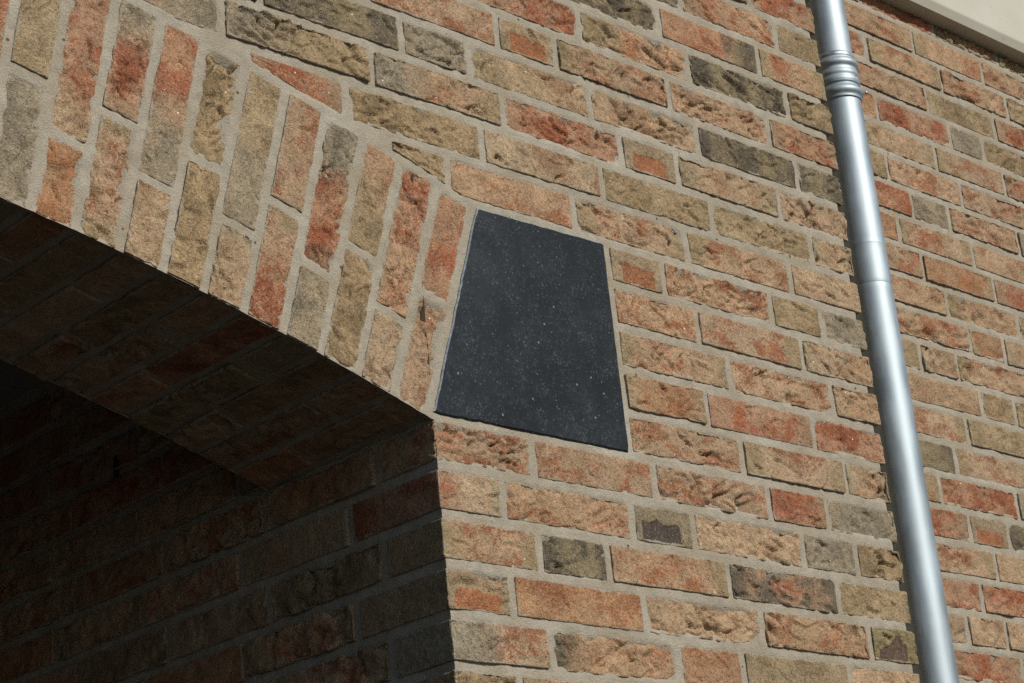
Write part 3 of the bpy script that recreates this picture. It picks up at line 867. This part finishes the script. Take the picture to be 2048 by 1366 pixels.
o = mesh_obj('brick_courses', V, F, M_BRICK, recw, False, at); o['kind'] = 'stuff'
V, F = quads([[(0.93, REC_Y + 0.003, GROUND), (4.6, REC_Y + 0.003, GROUND), (4.6, REC_Y + 0.003, -0.40), (0.93, REC_Y + 0.003, -0.40)],
              [(2.44, REC_Y + 0.003, -0.40), (4.6, REC_Y + 0.003, -0.40), (4.6, REC_Y + 0.003, 1.26), (2.44, REC_Y + 0.003, 1.26)],
              [(4.6, REC_Y + 0.003, GROUND), (4.6, 4, GROUND), (4.6, 4, 1.4), (4.6, REC_Y + 0.003, 1.4)]])
mesh_obj('mortar', V, F, M_MORTAR, recw, False)

# ------------------------------------------------------------------ fascia
EZ = 1.2060
prof = [(0.215, 0.0), (0.1675, 0.0), (0.1660, 0.0008), (0.1580, 0.0152), (0.1572, 0.0175), (0.1570, 0.0200),
        (0.1570, 0.175), (0.152, 0.180), (0.152, 0.205), (0.158, 0.210), (0.215, 0.210)]
fx0, fx1 = 0.93, 4.6
V = [(x, p[0], p[1]) for x in (fx0, fx1) for p in prof]
n = len(prof)
me = bpy.data.meshes.new('fascia_board'); bm = bmesh.new()
vs = [bm.verts.new(v) for v in V]
for i in range(n):
    j = (i + 1) % n
    f = bm.faces.new((vs[i], vs[j], vs[n + j], vs[n + i])); f.smooth = False
bm.faces.new(vs[:n]); bm.faces.new(vs[n:])
bmesh.ops.recalc_face_normals(bm, faces=bm.faces); bm.to_mesh(me); bm.free()
me.materials.append(M_FASCIA)
fas = bpy.data.objects.new('fascia', me); COL.objects.link(fas); fas.location = (0, 0, EZ)
fas['label'] = 'cream painted fascia with rounded lower edge, above the recessed wall'; fas['category'] = 'fascia'

# ------------------------------------------------------------------ downpipe
PX, PY = 1.0915, 0.085
PS = 0.9
pipe = thing('downpipe', 'round zinc downpipe with ribbed coupling in front of the recessed wall', 'drainpipe', (PX, PY, GROUND))
def lathe(profile, seg=72):
    V, F = [], []
    for (r, z) in profile:
        if seg == 72: r *= PS
        for i in range(seg):
            a = 2 * math.pi * i / seg; V.append((r * math.cos(a), r * math.sin(a), z))
    for k in range(len(profile) - 1):
        for i in range(seg):
            j = (i + 1) % seg
            F.append((k * seg + i, k * seg + j, (k + 1) * seg + j, (k + 1) * seg + i))
    return V, F
def bead(z, h, r0, r1, m=9):
    return [(r0 + (r1 - r0) * math.sin(math.pi * t / m), z - h / 2 + h * t / m) for t in range(m + 1)]
# lower length, with two faint seams
pr = [(0.0400, GROUND + 0.02)]
for zz, dr in ((0.486, -0.0007), (0.559, 0.0004)):
    pr += [(0.0400, zz - 0.010), (0.0400, zz - 0.003), (0.0400 + dr * 0.5, zz - 0.0012), (0.0400 + dr, zz), (0.0400 + dr * 0.5, zz + 0.0012), (0.0400, zz + 0.003), (0.0400, zz + 0.010)]
pr += [(0.0400, 0.82), (0.0400, 0.845)]
V, F = lathe(pr); mesh_obj('lower_pipe', V, F, M_ZINC, pipe, True, None, (PX, PY, 0))
V, F = lathe([(0.0385, 0.80), (0.0385, 1.75)]); mesh_obj('upper_pipe', V, F, M_ZINC, pipe, True, None, (PX, PY, 0))
pr = [(0.0402, 0.8300), (0.0418, 0.8302), (0.0420, 0.8330)] + bead(0.8450, 0.018, 0.0420, 0.0468) + [(0.0418, 0.8560), (0.0402, 0.8572), (0.0402, 0.8590), (0.0428, 0.8600)]
pr += bead(0.8660, 0.010, 0.0428, 0.0440, 6) + [(0.0420, 0.8725)] + bead(0.8790, 0.010, 0.0422, 0.0438, 6) + [(0.0412, 0.8860), (0.0408, 0.8890)]
pr += bead(0.8990, 0.016, 0.0410, 0.0455) + [(0.0405, 0.9090), (0.0402, 0.9100)]
V, F = lathe(pr); coup = mesh_obj('coupling', V, F, M_ZINC, pipe, True, None, (PX, PY, 0))
V, F = lathe([(0.0386, 0.9090), (0.0397, 0.9095), (0.0397, 0.9190), (0.0386, 0.9196)])
mesh_obj('solder_band', V, F, plain('dull solder', (0.42, 0.45, 0.48), 0.5, 1.0, 0.3, 0.3, 90), pipe, True, None, (PX, PY, 0))
# little screw at the right of the coupling
V, F = lathe([(0.0001, 0.0085), (0.0022, 0.0082), (0.0034, 0.0066), (0.0034, 0.005), (0.0018, 0.0048), (0.0018, -0.004)], 14)
dirv = Vector((math.cos(math.radians(-52)), math.sin(math.radians(-52)), 0))
scr = mesh_obj('screw', V, F, M_SCREW, None, True)
scr.parent = coup
scr.location = dirv * 0.0455 * PS + Vector((0, 0, 0.8470))
scr.rotation_euler = dirv.to_track_quat('Z', 'Y').to_euler()
V, F = lathe([(0.0001, 0.0003), (0.0016, 0.0003), (0.0016, -0.002)], 12)
hol = mesh_obj('rivet_hole_shade', V, F, M_GAP_SHADE, None, True); hol.parent = coup  # near-black disc standing for the shade in a small opening
dirh = Vector((math.cos(math.radians(-82)), math.sin(math.radians(-82)), 0))
hol.location = dirh * 0.0424 * PS + Vector((0, 0, 0.8725)); hol.rotation_euler = dirh.to_track_quat('Z', 'Y').to_euler()
